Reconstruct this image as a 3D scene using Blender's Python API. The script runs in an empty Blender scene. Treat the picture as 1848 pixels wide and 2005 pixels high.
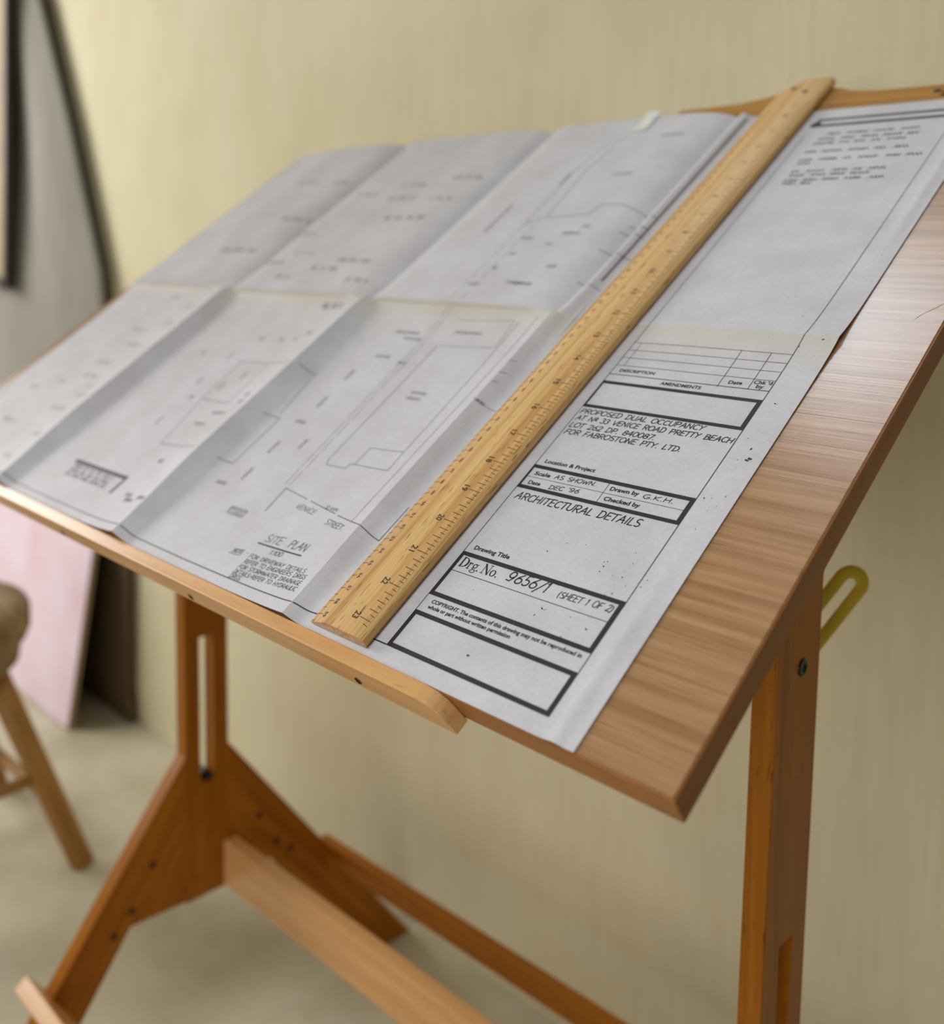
import bpy, bmesh, math, random
from mathutils import Matrix, Vector
random.seed(7)
S = bpy.context.scene
COL = S.collection

# ------------------------------------------------------------------ camera
FOC = 1939.5
PPX, PPY = 799.4, 674.1
FLOOR = 0.80                                   # board front corner height above the floor
TH = 0.58937                                   # tilt of the drawing board
YAW, PITCH, ROLL = 0.81605, 0.09879, 0.01017
cam_d = bpy.data.cameras.new('camera')
cam = bpy.data.objects.new('camera', cam_d)
COL.objects.link(cam)
cam_d.sensor_fit = 'HORIZONTAL'
cam_d.sensor_width = 36.0
cam_d.lens = 36.0 * FOC / 1848.0
cam_d.shift_x = (924.0 - PPX) / 1848.0
cam_d.shift_y = (PPY - 1002.5) / 1848.0
base = Matrix(((1, 0, 0), (0, 0, -1), (0, 1, 0)))
Rcv = (Matrix.Rotation(ROLL, 3, 'Z') @ Matrix.Rotation(PITCH, 3, 'X') @ base @ Matrix.Rotation(-YAW, 3, 'Z'))
Rb = Matrix((Rcv[0], -Rcv[1], -Rcv[2])).transposed()
cam.matrix_world = Matrix.Translation((0.19528, -0.32884, 0.21514 + FLOOR)) @ Rb.to_4x4()
cam_d.clip_start = 0.01
cam_d.dof.use_dof = True
cam_d.dof.focus_distance = 0.540
cam_d.dof.aperture_fstop = 5.0
S.camera = cam

# ------------------------------------------------------------------ light
world = bpy.data.worlds.new('world')
S.world = world
world.use_nodes = True
bgn = world.node_tree.nodes['Background']
bgn.inputs[0].default_value = (1.0, 0.985, 0.96, 1)
bgn.inputs[1].default_value = 0.12


def area(name, loc, target, sx, sy, power, col):
    l = bpy.data.lights.new(name, 'AREA')
    l.shape = 'RECTANGLE'
    l.size, l.size_y, l.energy, l.color = sx, sy, power, col
    o = bpy.data.objects.new(name, l)
    COL.objects.link(o)
    o.location = loc
    d = Vector(target) - Vector(loc)
    o.rotation_euler = d.to_track_quat('-Z', 'Y').to_euler()
    return o


area('window_daylight', (-3.25, -0.80, 1.75), (-0.6, 0.2, 0.80), 1.5, 1.3, 64, (1.0, 0.985, 0.97))
area('front_fill', (0.10, -2.7, 1.05), (-0.30, 0.40, 0.70), 1.4, 1.2, 20, (1.0, 0.98, 0.95))  # unseen fill added to brighten front faces and the wall under the board
area('overhead_fill', (-0.15, -0.80, 1.85), (-0.15, -0.75, 0.0), 0.6, 0.5, 8.5, (0.93, 0.97, 1.0))  # unseen fill added above the camera to brighten the title block paper
area('high_window_daylight', (-0.38, 0.62, 1.86), (-0.03, 0.29, 0.98), 0.42, 0.24, 0.62, (0.76, 0.87, 1.0)).data.spread = math.radians(75)
S.view_settings.view_transform = 'Standard'
S.view_settings.look = 'None'
S.view_settings.gamma = 1.0
S.view_settings.use_curve_mapping = False
S.view_settings.exposure = 0.0


# ------------------------------------------------------------------ materials
def srgb(r, g, b):
    f = lambda c: (c / 255 / 12.92) if c / 255 <= 0.04045 else ((c / 255 + 0.055) / 1.055) ** 2.4
    return (f(r), f(g), f(b), 1)


class NT:
    def __init__(self, name):
        self.m = bpy.data.materials.new(name)
        self.m.use_nodes = True
        self.t = self.m.node_tree
        self.b = self.t.nodes['Principled BSDF']

    def n(self, typ, **kw):
        x = self.t.nodes.new(typ)
        for k, v in kw.items():
            setattr(x, k, v)
        return x

    def l(self, a, b):
        self.t.links.new(a, b)

    def coords(self, scale, rot=(0, 0, 0), loc=(0, 0, 0)):
        tc = self.n('ShaderNodeTexCoord')
        mp = self.n('ShaderNodeMapping')
        mp.inputs['Scale'].default_value = scale
        mp.inputs['Rotation'].default_value = rot
        mp.inputs['Location'].default_value = loc
        self.l(tc.outputs['Object'], mp.inputs['Vector'])
        return mp.outputs[0]

    def noise(self, vec, scale=1.0, detail=3.0, rough=0.55, dist=0.0):
        x = self.n('ShaderNodeTexNoise')
        x.inputs['Scale'].default_value = scale
        x.inputs['Detail'].default_value = detail
        x.inputs['Roughness'].default_value = rough
        x.inputs['Distortion'].default_value = dist
        self.l(vec, x.inputs['Vector'])
        return x.outputs['Fac']

    def ramp(self, fac, stops):
        x = self.n('ShaderNodeValToRGB')
        e = x.color_ramp.elements
        while len(e) < len(stops):
            e.new(0.5)
        for i, (p, c) in enumerate(stops):
            e[i].position = p
            e[i].color = c
        self.l(fac, x.inputs[0])
        return x.outputs[0]

    def mix(self, fac, a, b, mode='MIX'):
        x = self.n('ShaderNodeMix', data_type='RGBA', blend_type=mode)
        for s, v in ((x.inputs[0], fac), (x.inputs[6], a), (x.inputs[7], b)):
            if hasattr(v, 'is_linked') or hasattr(v, 'links'):
                self.l(v, s)
            else:
                s.default_value = v
        return x.outputs[2]

    def bump(self, fac, strength, dist):
        x = self.n('ShaderNodeBump')
        x.inputs['Strength'].default_value = strength
        x.inputs['Distance'].default_value = dist
        self.l(fac, x.inputs['Height'])
        self.l(x.outputs[0], self.b.inputs['Normal'])

    def set(self, **kw):
        for k, v in kw.items():
            self.b.inputs[k.replace('_', ' ')].default_value = v
        return self


W4, B4 = (1, 1, 1, 1), (0, 0, 0, 1)


def wood(name, light, dark, axis=0, along=3.0, across=55.0, fleck=0.55, rough=0.42, coat=0.0, fl=(55, 700), fleck_col=None, contrast=(0.32, 0.70), spec=0.35):
    w = NT(name)
    def sc(a, c):
        v = [c, c, c]
        v[axis] = a
        return tuple(v)
    g = w.noise(w.coords(sc(along, across)), 1.0, 4.0, 0.6, 0.6)
    c = w.ramp(g, [(contrast[0], dark), (contrast[1], light)])
    g2 = w.noise(w.coords(sc(along * 0.5, across * 6)), 1.0, 2.0, 0.5)
    c = w.mix(w.ramp(g2, [(0.35, (0.25, 0.25, 0.25, 1)), (0.75, B4)]), c, dark)
    f = w.noise(w.coords(sc(*fl)), 1.0, 1.0, 0.4)
    fm = w.ramp(f, [(0.66, B4), (0.72, (fleck, fleck, fleck, 1))])
    fc = fleck_col or tuple(x * 0.42 for x in dark[:3]) + (1,)
    c = w.mix(fm, c, fc)
    w.l(c, w.b.inputs['Base Color'])
    w.set(Roughness=rough)
    w.b.inputs['Specular IOR Level'].default_value = spec
    if coat:
        w.b.inputs['Coat Weight'].default_value = coat
        w.b.inputs['Coat Roughness'].default_value = 0.25
    w.bump(g2, 0.12, 0.0006)
    return w.m


def plain(name, col, rough=0.5, metal=0.0, noise=None, nscale=30, nstr=0.12):
    w = NT(name)
    g = w.noise(w.coords((nscale, nscale, nscale)), 1.0, 3.0)
    d = tuple(x * (1 - nstr) for x in col[:3]) + (1,)
    l = tuple(min(1, x * (1 + nstr)) for x in col[:3]) + (1,)
    w.l(w.ramp(g, [(0.3, d), (0.7, l)]), w.b.inputs['Base Color'])
    w.set(Roughness=rough, Metallic=metal)
    return w.m


M = {}
M['beech'] = wood('beech_wood', srgb(182, 114, 28), srgb(142, 81, 11), 0, rough=0.36, spec=0.15)
M['ledge'] = wood('ledge_beech', srgb(226, 178, 118), srgb(202, 148, 90), 0, rough=0.28, spec=0.5, fl=(70, 900), fleck=0.35)
M['laminate'] = wood('beech_laminate', srgb(186, 146, 106), srgb(152, 112, 74), 0, along=5, across=190, fleck=0.50, rough=0.25, fl=(28, 1000), contrast=(0.36, 0.66), fleck_col=srgb(120, 82, 50), spec=0.6)
M['edge_band'] = wood('edge_banding', srgb(178, 120, 66), srgb(142, 90, 44), 0, rough=0.45)
M['edge_side'] = wood('edge_banding_side', srgb(158, 98, 38), srgb(126, 74, 22), 1, rough=0.45)
M['blade'] = wood('tsquare_blade_wood', srgb(230, 194, 134), srgb(186, 138, 78), 1, along=3, across=170, fleck=0.75, rough=0.36, fl=(75, 1000), fleck_col=srgb(120, 76, 34))
M['head'] = wood('tsquare_head_wood', srgb(188, 136, 54), srgb(158, 106, 34), 0, rough=0.45, spec=0.2)
M['stoolwood'] = wood('stool_wood', srgb(186, 140, 74), srgb(142, 98, 44), 2, along=4, across=40, rough=0.5)
M['seatwood'] = wood('worn_seat_wood', srgb(176, 150, 112), srgb(120, 92, 62), 0, along=6, across=40, rough=0.6)
M['ink'] = plain('black_ink', srgb(32, 22, 28), 0.6, nscale=400)
M['pencil'] = plain('grey_ink', srgb(92, 84, 86), 0.7, nscale=400)
M['hand'] = plain('pen_ink', srgb(22, 18, 20), 0.6, nscale=400)
M['burn'] = plain('scale_print', srgb(66, 38, 18), 0.6, nscale=400)
M['screw'] = plain('dark_brass_screw', srgb(92, 70, 38), 0.35, 0.8)
M['bolt'] = plain('black_bolt', srgb(16, 13, 12), 0.25, 0.3)
M['dark'] = plain('slot_dark', srgb(30, 18, 10), 0.8)
M['dowel'] = plain('dark_dowel', srgb(74, 40, 12), 0.6)
M['yellow'] = plain('yellow_plastic', srgb(204, 176, 30), 0.45)
M['framewood'] = plain('dark_frame', srgb(62, 44, 30), 0.5)
M['tan'] = plain('tan_canvas', srgb(168, 150, 118), 0.8, nscale=9)
M['shadetone'] = plain('olive_shade_tone', srgb(92, 74, 46), 0.8, nscale=8, nstr=0.2)  # shadow tone put into the colour of the added panel
M['tape'] = plain('white_tape', srgb(228, 226, 216), 0.25)

# paper
w = NT('old_drawing_paper')
o_ = w.coords((1, 1, 1))
n1 = w.noise(w.coords((22, 22, 22)), 1.0, 5.0, 0.6)
n2 = w.noise(w.coords((420, 420, 420)), 1.0, 2.0)
c = w.ramp(n1, [(0.3, srgb(192, 188, 188)), (0.7, srgb(207, 204, 205))])
c = w.mix(w.ramp(n2, [(0.35, (0.16, 0.16, 0.16, 1)), (0.6, B4)]), c, srgb(170, 164, 163))
sx = w.n('ShaderNodeSeparateXYZ')
w.l(o_, sx.inputs[0])
mr = w.n('ShaderNodeMapRange')          # age stain along the lower side of the cross fold
mr.inputs['From Min'].default_value = 0.245
mr.inputs['From Max'].default_value = 0.292
w.l(sx.outputs['Y'], mr.inputs['Value'])
mr2 = w.n('ShaderNodeMapRange')
mr2.inputs['From Min'].default_value = 0.2945
mr2.inputs['From Max'].default_value = 0.2930
w.l(sx.outputs['Y'], mr2.inputs['Value'])
mm = w.n('ShaderNodeMath', operation='MULTIPLY')
w.l(mr.outputs[0], mm.inputs[0])
w.l(mr2.outputs[0], mm.inputs[1])
mp_ = w.n('ShaderNodeMath', operation='POWER')
mp_.inputs[1].default_value = 2.2
w.l(mm.outputs[0], mp_.inputs[0])
mq = w.n('ShaderNodeMath', operation='MULTIPLY')
mq.inputs[1].default_value = 0.45
w.l(mp_.outputs[0], mq.inputs[0])
c = w.mix(mq.outputs[0], c, srgb(196, 184, 150))
w.l(c, w.b.inputs['Base Color'])
w.set(Roughness=0.62)
w.bump(n1, 0.30, 0.004)
M['paper'] = w.m

# plaster wall
w = NT('streaky_plaster')
a = w.noise(w.coords((2.2, 2.2, 1.8)), 1.0, 4.0, 0.6)
s = w.noise(w.coords((170, 170, 9)), 1.0, 4.0, 0.65)
c = w.ramp(a, [(0.3, srgb(200, 188, 150)), (0.7, srgb(220, 212, 178))])
c = w.mix(w.ramp(s, [(0.35, (0.26, 0.26, 0.26, 1)), (0.62, B4)]), c, srgb(192, 174, 138))
w.l(c, w.b.inputs['Base Color'])
w.set(Roughness=0.85)
w.bump(s, 0.15, 0.003)
M['wall'] = w.m
# floor
w = NT('worn_concrete')
a = w.noise(w.coords((4, 4, 4)), 1.0, 5.0, 0.6)
c = w.ramp(a, [(0.3, srgb(178, 168, 136)), (0.7, srgb(212, 206, 182))])
w.l(c, w.b.inputs['Base Color'])
w.set(Roughness=0.6)
M['floor'] = w.m
# pink canvas
w = NT('pink_painting')
a = w.noise(w.coords((5, 5, 5)), 1.0, 3.0)
w.l(w.ramp(a, [(0.3, srgb(228, 196, 200)), (0.7, srgb(234, 218, 230))]), w.b.inputs['Base Color'])
w.set(Roughness=0.7)
M['pink'] = w.m
w = NT('grey_cloth')
a = w.noise(w.coords((6, 6, 2)), 1.0, 3.0)
w.l(w.ramp(a, [(0.3, srgb(128, 124, 112)), (0.7, srgb(148, 145, 134))]), w.b.inputs['Base Color'])
w.set(Roughness=0.9)
M['cloth'] = w.m


# ------------------------------------------------------------------ helpers
def finish(o, parent):
    COL.objects.link(o)
    if parent is not None:
        o.parent = parent
        o.matrix_parent_inverse = parent.matrix_basis.inverted()
    return o


def mesh_obj(name, verts, faces, mat, parent=None, mw=None, smooth=False):
    me = bpy.data.meshes.new(name)
    me.from_pydata(verts, [], faces)
    me.update()
    if smooth:
        for f in me.polygons:
            f.use_smooth = True
    me.materials.append(mat)
    o = bpy.data.objects.new(name, me)
    if mw is not None:
        o.matrix_basis = mw
    return finish(o, parent)


def thing(name, loc, label, cat, group=None, mw=None):
    o = bpy.data.objects.new(name, None)
    o.matrix_basis = mw if mw is not None else Matrix.Translation(loc)
    o.empty_display_size = 0.05
    COL.objects.link(o)
    tag(o, label, cat, group)
    return o


def tag(o, label, cat, group=None):
    o['label'] = label
    o['category'] = cat
    if group:
        o['group'] = group
    return o


def bm_obj(name, bm, mat, parent=None, mw=None, smooth=False):
    bmesh.ops.recalc_face_normals(bm, faces=bm.faces)
    me = bpy.data.meshes.new(name)
    bm.to_mesh(me)
    bm.free()
    if smooth:
        for f in me.polygons:
            f.use_smooth = True
    me.materials.append(mat)
    o = bpy.data.objects.new(name, me)
    if mw is not None:
        o.matrix_basis = mw
    return finish(o, parent)


def box_bm(x0, x1, y0, y1, z0, z1, bev=0.0, seg=2):
    bm = bmesh.new()
    vs = [bm.verts.new((x, y, z)) for x in (x0, x1) for y in (y0, y1) for z in (z0, z1)]
    for f in ((0, 1, 3, 2), (4, 6, 7, 5), (0, 4, 5, 1), (2, 3, 7, 6), (0, 2, 6, 4), (1, 5, 7, 3)):
        bm.faces.new([vs[i] for i in f])
    if bev:
        bmesh.ops.bevel(bm, geom=list(bm.edges), offset=bev, segments=seg, affect='EDGES', profile=0.5)
    return bm


def prism_bm(poly, lo, hi, plane='YZ', bev=0.0):
    """extrude a polygon; plane names the two polygon axes"""
    bm = bmesh.new()
    def pt(a, b, c):
        return {'YZ': (c, a, b), 'XZ': (a, c, b), 'XY': (a, b, c)}[plane]
    A = [bm.verts.new(pt(a, b, lo)) for a, b in poly]
    B = [bm.verts.new(pt(a, b, hi)) for a, b in poly]
    n = len(poly)
    bm.faces.new(A)
    bm.faces.new(B[::-1])
    for i in range(n):
        bm.faces.new([A[i], A[(i + 1) % n], B[(i + 1) % n], B[i]])
    bmesh.ops.recalc_face_normals(bm, faces=bm.faces)
    if bev:
        bmesh.ops.bevel(bm, geom=list(bm.edges), offset=bev, segments=2, affect='EDGES', profile=0.5)
    return bm


def plank(name, p0, p1, wid, thk, up, mat, parent, bev=0.0015):
    """a board from p0 to p1 (local X), wid along 'up', thk across"""
    p0, p1 = Vector(p0), Vector(p1)
    x = (p1 - p0).normalized()
    z = (Vector(up) - x * x.dot(Vector(up))).normalized()
    y = z.cross(x)
    mw = Matrix.Translation(p0) @ Matrix((x, y, z)).transposed().to_4x4()
    L = (p1 - p0).length
    return bm_obj(name, box_bm(0, L, -thk / 2, thk / 2, -wid / 2, wid / 2, bev), mat, parent, mw)


def disc_bm(r, z0, z1, seg=24, bev=0.0):
    bm = bmesh.new()
    bmesh.ops.create_cone(bm, cap_ends=True, segments=seg, radius1=r, radius2=r, depth=z1 - z0, matrix=Matrix.Translation((0, 0, (z0 + z1) / 2)))
    if bev:
        es = [e for e in bm.edges if len(e.link_faces) == 2 and any(len(f.verts) > 4 for f in e.link_faces)]
        bmesh.ops.bevel(bm, geom=es, offset=bev, segments=3, affect='EDGES', profile=0.5)
    return bm


def lathe_bm(prof, seg=28):
    bm = bmesh.new()
    rings = []
    for r, z in prof:
        rings.append([bm.verts.new((r * math.cos(2 * math.pi * i / seg), r * math.sin(2 * math.pi * i / seg), z)) for i in range(seg)])
    for a, b in zip(rings, rings[1:]):
        for i in range(seg):
            bm.faces.new([a[i], a[(i + 1) % seg], b[(i + 1) % seg], b[i]])
    bm.faces.new(rings[0][::-1])
    bm.faces.new(rings[-1])
    return bm


def rod(name, p0, p1, r0, r1, mat, parent, seg=14):
    p0, p1 = Vector(p0), Vector(p1)
    d = p1 - p0
    mw = Matrix.Translation(p0) @ d.to_track_quat('Z', 'Y').to_matrix().to_4x4()
    return bm_obj(name, lathe_bm([(r0 * 0.85, 0), (r0, 0.003), (r1, d.length - 0.003), (r1 * 0.85, d.length)], seg), mat, parent, mw, True)


# ------------------------------------------------------------------ setting
def struct(o):
    o['kind'] = 'structure'
    return o


WY = 0.645
struct(bm_obj('floor', box_bm(-3.4, 2.2, -2.6, WY + 0.12, -0.08, 0.0), M['floor']))
struct(bm_obj('wall_back', box_bm(-3.4, 2.2, WY, WY + 0.12, 0.0, 2.7), M['wall']))

MB = Matrix.Translation((0, 0, FLOOR)) @ Matrix.Rotation(TH, 4, 'X')     # board frame: u, v, height
UL = -0.905

# ------------------------------------------------------------------ drafting table
table = thing('drafting_table', (-0.45, 0.283, 0), 'beech drafting table with tilted board holding the drawing sheet', 'table')
bt = 0.015
brd = bm_obj('drawing_board', box_bm(UL, -0.0012, 0.0012, 0.6, -bt, 0.0, 0.0004, 1), M['laminate'], table, MB)
bm_obj('edge_strip', box_bm(UL, 0.0, 0.0, 0.0012, -bt, -0.0003, 0.0003, 1), M['edge_band'], brd, MB)
bm_obj('edge_strip', box_bm(-0.0012, 0.0, 0.0012, 0.6, -bt, -0.0003, 0.0003, 1), M['edge_side'], brd, MB)
# faint curved scratch in the laminate
scr = []
for i in range(15):
    t = i / 14
    scr.append((-0.0165 + 0.010 * t + 0.003 * math.sin(t * 2.6), 0.318 + 0.020 * t ** 0.7))
sv, sf = [], []
for i, (a, b) in enumerate(scr):
    sv += [(a - 0.00012, b, 0.00008), (a + 0.00012, b - 0.0001, 0.00008)]
    if i:
        sf.append((2 * i - 2, 2 * i - 1, 2 * i + 1, 2 * i))
mesh_obj('scratch', sv, sf, M['pencil'], brd, MB)

# pencil ledge with rounded, cut-back ends
half = [(-0.146, 0.0020), (-0.138, 0.0019), (-0.132, 0.0010), (-0.128, -0.0008), (-0.125, -0.0032), (-0.1225, -0.0070), (-0.1185, -0.0160)]
mir = [(UL - a, b) for a, b in half][::-1]
poly = half + mir
lb = prism_bm(poly, -0.0092, -0.0001, 'XZ', 0.0007)
ledge = bm_obj('pencil_ledge', lb, M['ledge'], table, MB)
for us in (-0.1885, -0.357, -0.55, -0.72):
    mw = MB @ Matrix.Translation((us, -0.0092, -0.0105)) @ Matrix.Rotation(math.pi / 2, 4, 'X')
    s_ = bm_obj('screw', lathe_bm([(0.0001, -0.001), (0.0026, -0.001), (0.0026, 0.00015), (0.0022, 0.00035), (0.0008, -0.0002)], 20), M['screw'], ledge, mw, True)
    for k_ in (0.6, 0.6 + math.pi / 2):
        bm_obj('screw_slot', box_bm(-0.0019, 0.0019, -0.0003, 0.0003, 0.00005, 0.00045), M['dark'], s_, mw @ Matrix.Rotation(k_, 4, 'Z'))

# stand: two slotted uprights, each with an inverted-V pair of legs
def Zb(y):     # underside of the board above a floor position
    return FLOOR + (y * math.sin(TH) - bt) / math.cos(TH)


PY0, PY1, PYM = 0.253, 0.313, 0.283
for side, (xa, xb) in enumerate(((-0.098, -0.081), (-0.824, -0.804))):
    zt0, zt1 = Zb(PY0) - 0.003, Zb(PY1) - 0.003
    ys0, ys1 = PYM - 0.0095, PYM + 0.0095       # adjustment slot
    zs0, zs1 = 0.365, (0.555 if side == 0 else 0.548)
    bm = bmesh.new()
    L = []
    for x in (xa, xb):
        L.append([bm.verts.new((x, y, z)) for y, z in ((PY0, 0.22), (PY1, 0.22), (PY1, zt1), (PY0, zt0), (ys0, zs0), (ys1, zs0), (ys1, zs1), (ys0, zs1))])
    for Q in L:
        for f in ((0, 1, 5, 4), (1, 2, 6, 5), (2, 3, 7, 6), (3, 0, 4, 7)):
            bm.faces.new([Q[i] for i in f])
    A, B = L
    for i, j in ((0, 1), (1, 2), (2, 3), (3, 0), (4, 5), (5, 6), (6, 7), (7, 4)):
        bm.faces.new([A[i], A[j], B[j], B[i]])
    es = [e for e in bm.edges if abs(e.verts[0].co.x - e.verts[1].co.x) < 1e-5 and max(v.co.y for v in e.verts) - min(v.co.y for v in e.verts) < 1e-5 and (e.verts[0].co.y < PY0 + 0.001 or e.verts[0].co.y > PY1 - 0.001)]
    bmesh.ops.recalc_face_normals(bm, faces=bm.faces)
    bmesh.ops.bevel(bm, geom=es, offset=0.0012, segments=2, affect='EDGES', profile=0.5)
    # local X runs up the grain
    mw = Matrix(((0, 0, 1, 0), (0, 1, 0, 0), (-1, 0, 0, 0), (0, 0, 0, 1))).inverted()
    bmesh.ops.transform(bm, matrix=mw.inverted(), verts=bm.verts)
    up = bm_obj('upright', bm, M['beech'], table, mw)
    sgn = 1 if side == 0 else -1
    mwb = Matrix.Translation((xb, 0.287, 0.744)) @ Matrix.Rotation(math.pi / 2, 4, 'Y')
    bm_obj('pivot_bolt', lathe_bm([(0.006, -0.004), (0.006, 0.0006), (0.0054, 0.0012), (0.0036, 0.0013), (0.0030, 0.0002), (0.0005, 0.0002)], 24), M['bolt'], table, mwb, True)
    mwb = Matrix.Translation((xb, PYM, 0.372)) @ Matrix.Rotation(math.pi / 2, 4, 'Y')
    bm_obj('clamp_bolt', lathe_bm([(0.006, -0.02), (0.006, 0.0005), (0.0055, 0.0012), (0.0005, 0.0012)], 20), M['bolt'], table, mwb, True)
    for d in (-1, 1):
        # leg: slanted plank from the upright down to the floor, foot cut level
        yl = lambda y: PYM + d * (y - PYM)
        pol = [(yl(0.3125), 0.405), (yl(0.627), 0.0), (yl(0.552 if d < 0 else 0.543), 0.0), (yl(0.387 if d < 0 else 0.376), 0.226), (yl(0.3125), 0.222)]
        x0, x1 = xa + 0.0002, xb - 0.0002
        bm = prism_bm(pol, x0, x1, 'YZ', 0.001)
        dirv = Vector((0, yl(0.627) - yl(0.3125), -0.405)).normalized()
        xx = dirv
        yy = Vector((1, 0, 0))
        zz = xx.cross(yy)
        mw = Matrix((xx, yy, zz)).transposed().to_4x4()
        bmesh.ops.transform(bm, matrix=mw.inverted(), verts=bm.verts)
        lg = bm_obj('leg', bm, M['beech'], table, mw)
        for (dy, zz_) in ((0.045, 0.29), (0.072, 0.245), (0.095, 0.225)):
            mwd = Matrix.Translation((xb, PYM + d * (0.03 + dy), zz_)) @ Matrix.Rotation(math.pi / 2, 4, 'Y')
            bm_obj('dowel', disc_bm(0.0045, -0.002, 0.0005, 16), M['dowel'], lg, mwd)

# cross members between the two side frames
xl, xr = -0.806, -0.080
plank('stretcher', (xl, 0.3145, 0.250), (xr, 0.336, 0.250), 0.058, 0.020, (0, 0, 1), M['ledge'], table, 0.003)
plank('rear_crossbar', (-0.826, 0.477, 0.190), (xr, 0.512, 0.190), 0.026, 0.018, (0, 0, 1), M['beech'], table)
plank('front_crossbar', (-0.838, 0.078, 0.180), (-0.079, 0.078, 0.180), 0.050, 0.018, (0, -0.62, 0.79), M['ledge'], table)

# ------------------------------------------------------------------ yellow loop tag on the wall side of the post
bm = bmesh.new()
nseg, mseg = 40, 10
rings = []
for i in range(nseg):
    a = 2 * math.pi * i / nseg
    ca, sa = math.cos(a), math.sin(a)
    # stadium shaped ring in local xz
    cx, cz = 0.0085 * ca, (0.030 if sa > 0 else -0.030) + 0.0085 * sa
    rings.append([bm.verts.new((cx + 0.0048 * math.cos(b) * ca, 0.0022 * math.sin(b), cz + 0.0048 * math.cos(b) * sa)) for b in [2 * math.pi * j / mseg for j in range(mseg)]])
for i in range(nseg):
    A, B = rings[i], rings[(i + 1) % nseg]
    for j in range(mseg):
        bm.faces.new([A[j], A[(j + 1) % mseg], B[(j + 1) % mseg], B[j]])
mw = Matrix.Translation((-0.0965, 0.352, 0.757)) @ Matrix.Rotation(0.82, 4, 'Z') @ Matrix.Rotation(0.62, 4, 'Y')
yl_ = bm_obj('cable_loop', bm, M['yellow'], None, mw, True)
tag(yl_, 'small yellow plastic loop behind the top of the near upright', 'loop')

# ------------------------------------------------------------------ the drawing sheet
FOLDS = [-0.2555, -0.461, -0.6805]
VF = 0.2935
PR, PL, PB, PT = -0.049, -0.889, 0.0004, 0.5938


def sm(x):
    x = max(0.0, min(1.0, x))
    return x * x * (3 - 2 * x)


def HP(u, v):
    """height of the folded sheet above the board"""
    t = v - VF
    lo = 0.0
    for i, f in enumerate(FOLDS):
        amp = (0.0068, 0.0122, 0.0122)[i] * (0.72 + 0.28 * sm(v / 0.1))
        d = u - f
        if d <= 0:
            lo = max(lo, amp * math.exp(d / 0.034))
        else:
            k = (0.019, 0.017, 0.019)[i]
            lo = max(lo, amp * max(0.0, 1 - d / k) ** 1.6)
    hi = 0.0098
    for i, f in enumerate(FOLDS):
        d = u - f
        if d <= 0:
            hi = min(hi, 0.0006 + 0.0096 * (1 - math.exp(d / 0.015)))
        else:
            hi = min(hi, 0.0006 + 0.0096 * (1 - math.exp(-d / 0.008)))
    hi *= 1 - 0.55 * sm((-u - 0.80) / 0.09)
    if t < 0:
        k = math.exp(t / 0.012)
        h = lo * (1 - 0.55 * k) + 0.55 * k * 0.0035
    else:
        k = math.exp(-t / 0.05)
        h = hi * (1 - 0.5 * k) + 0.5 * k * 0.0035
    ridge = 0.0032 * math.exp(-abs(t) / 0.022)
    mask = 1 - sm((u + 0.252) / 0.012)            # pressed flat by the blade
    h = h * mask + ridge * (0.4 + 0.6 * mask)
    if u > -0.24:
        h = 0.0
    if u > -0.186:
        r = sm((u + 0.186) / 0.05)
        h += r * 0.0026 * math.exp(-abs(t) / 0.016)
        r2 = sm((u + 0.075) / 0.03)
        h += r2 * 0.0006
        h += 0.0010 * math.exp(-((u + 0.0600) / 0.0042) ** 2) * sm((0.16 - v) / 0.15)
        h += 0.0008 * math.exp(-((u + 0.0575) / 0.004) ** 2) * sm((v - 0.36) / 0.08)
    return h + 0.0003


def axis_samples(lo, hi, marks, step, fine, fr):
    xs = [lo]
    x = lo
    while x < hi - 1e-6:
        d = min((abs(x - m) for m in marks), default=9)
        x += fine if d < fr else step
        xs.append(x)
    xs[-1] = hi
    for m in marks:
        k = min(range(len(xs)), key=lambda i: abs(xs[i] - m))
        xs[k] = m
    return xs


drawing = thing('architectural_drawing', None, 'creased architectural site plan sheet spread on the drafting board', 'drawing', mw=MB)
us = axis_samples(PL, PR, FOLDS, 0.004, 0.0016, 0.022)
us += [-0.075 + 0.001 * i for i in range(26)]
us = sorted(set([round(x, 5) for x in us] + [-0.252, -0.2465, -0.24, -0.2401]))
vs = axis_samples(PB, PT, [VF], 0.006, 0.002, 0.016)
V, F = [], []
for b in vs:
    for a in us:
        V.append((a, b, HP(a, b)))
nu = len(us)
for j in range(len(vs) - 1):
    for i in range(nu - 1):
        q = j * nu + i
        F.append((q, q + 1, q + nu + 1, q + nu))
sheet = mesh_obj('sheet', V, F, M['paper'], drawing, MB)
for pgn in sheet.data.polygons:
    pgn.use_smooth = True
sheet.data.set_sharp_from_angle(angle=math.radians(9)) if hasattr(sheet.data, 'set_sharp_from_angle') else None


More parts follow.
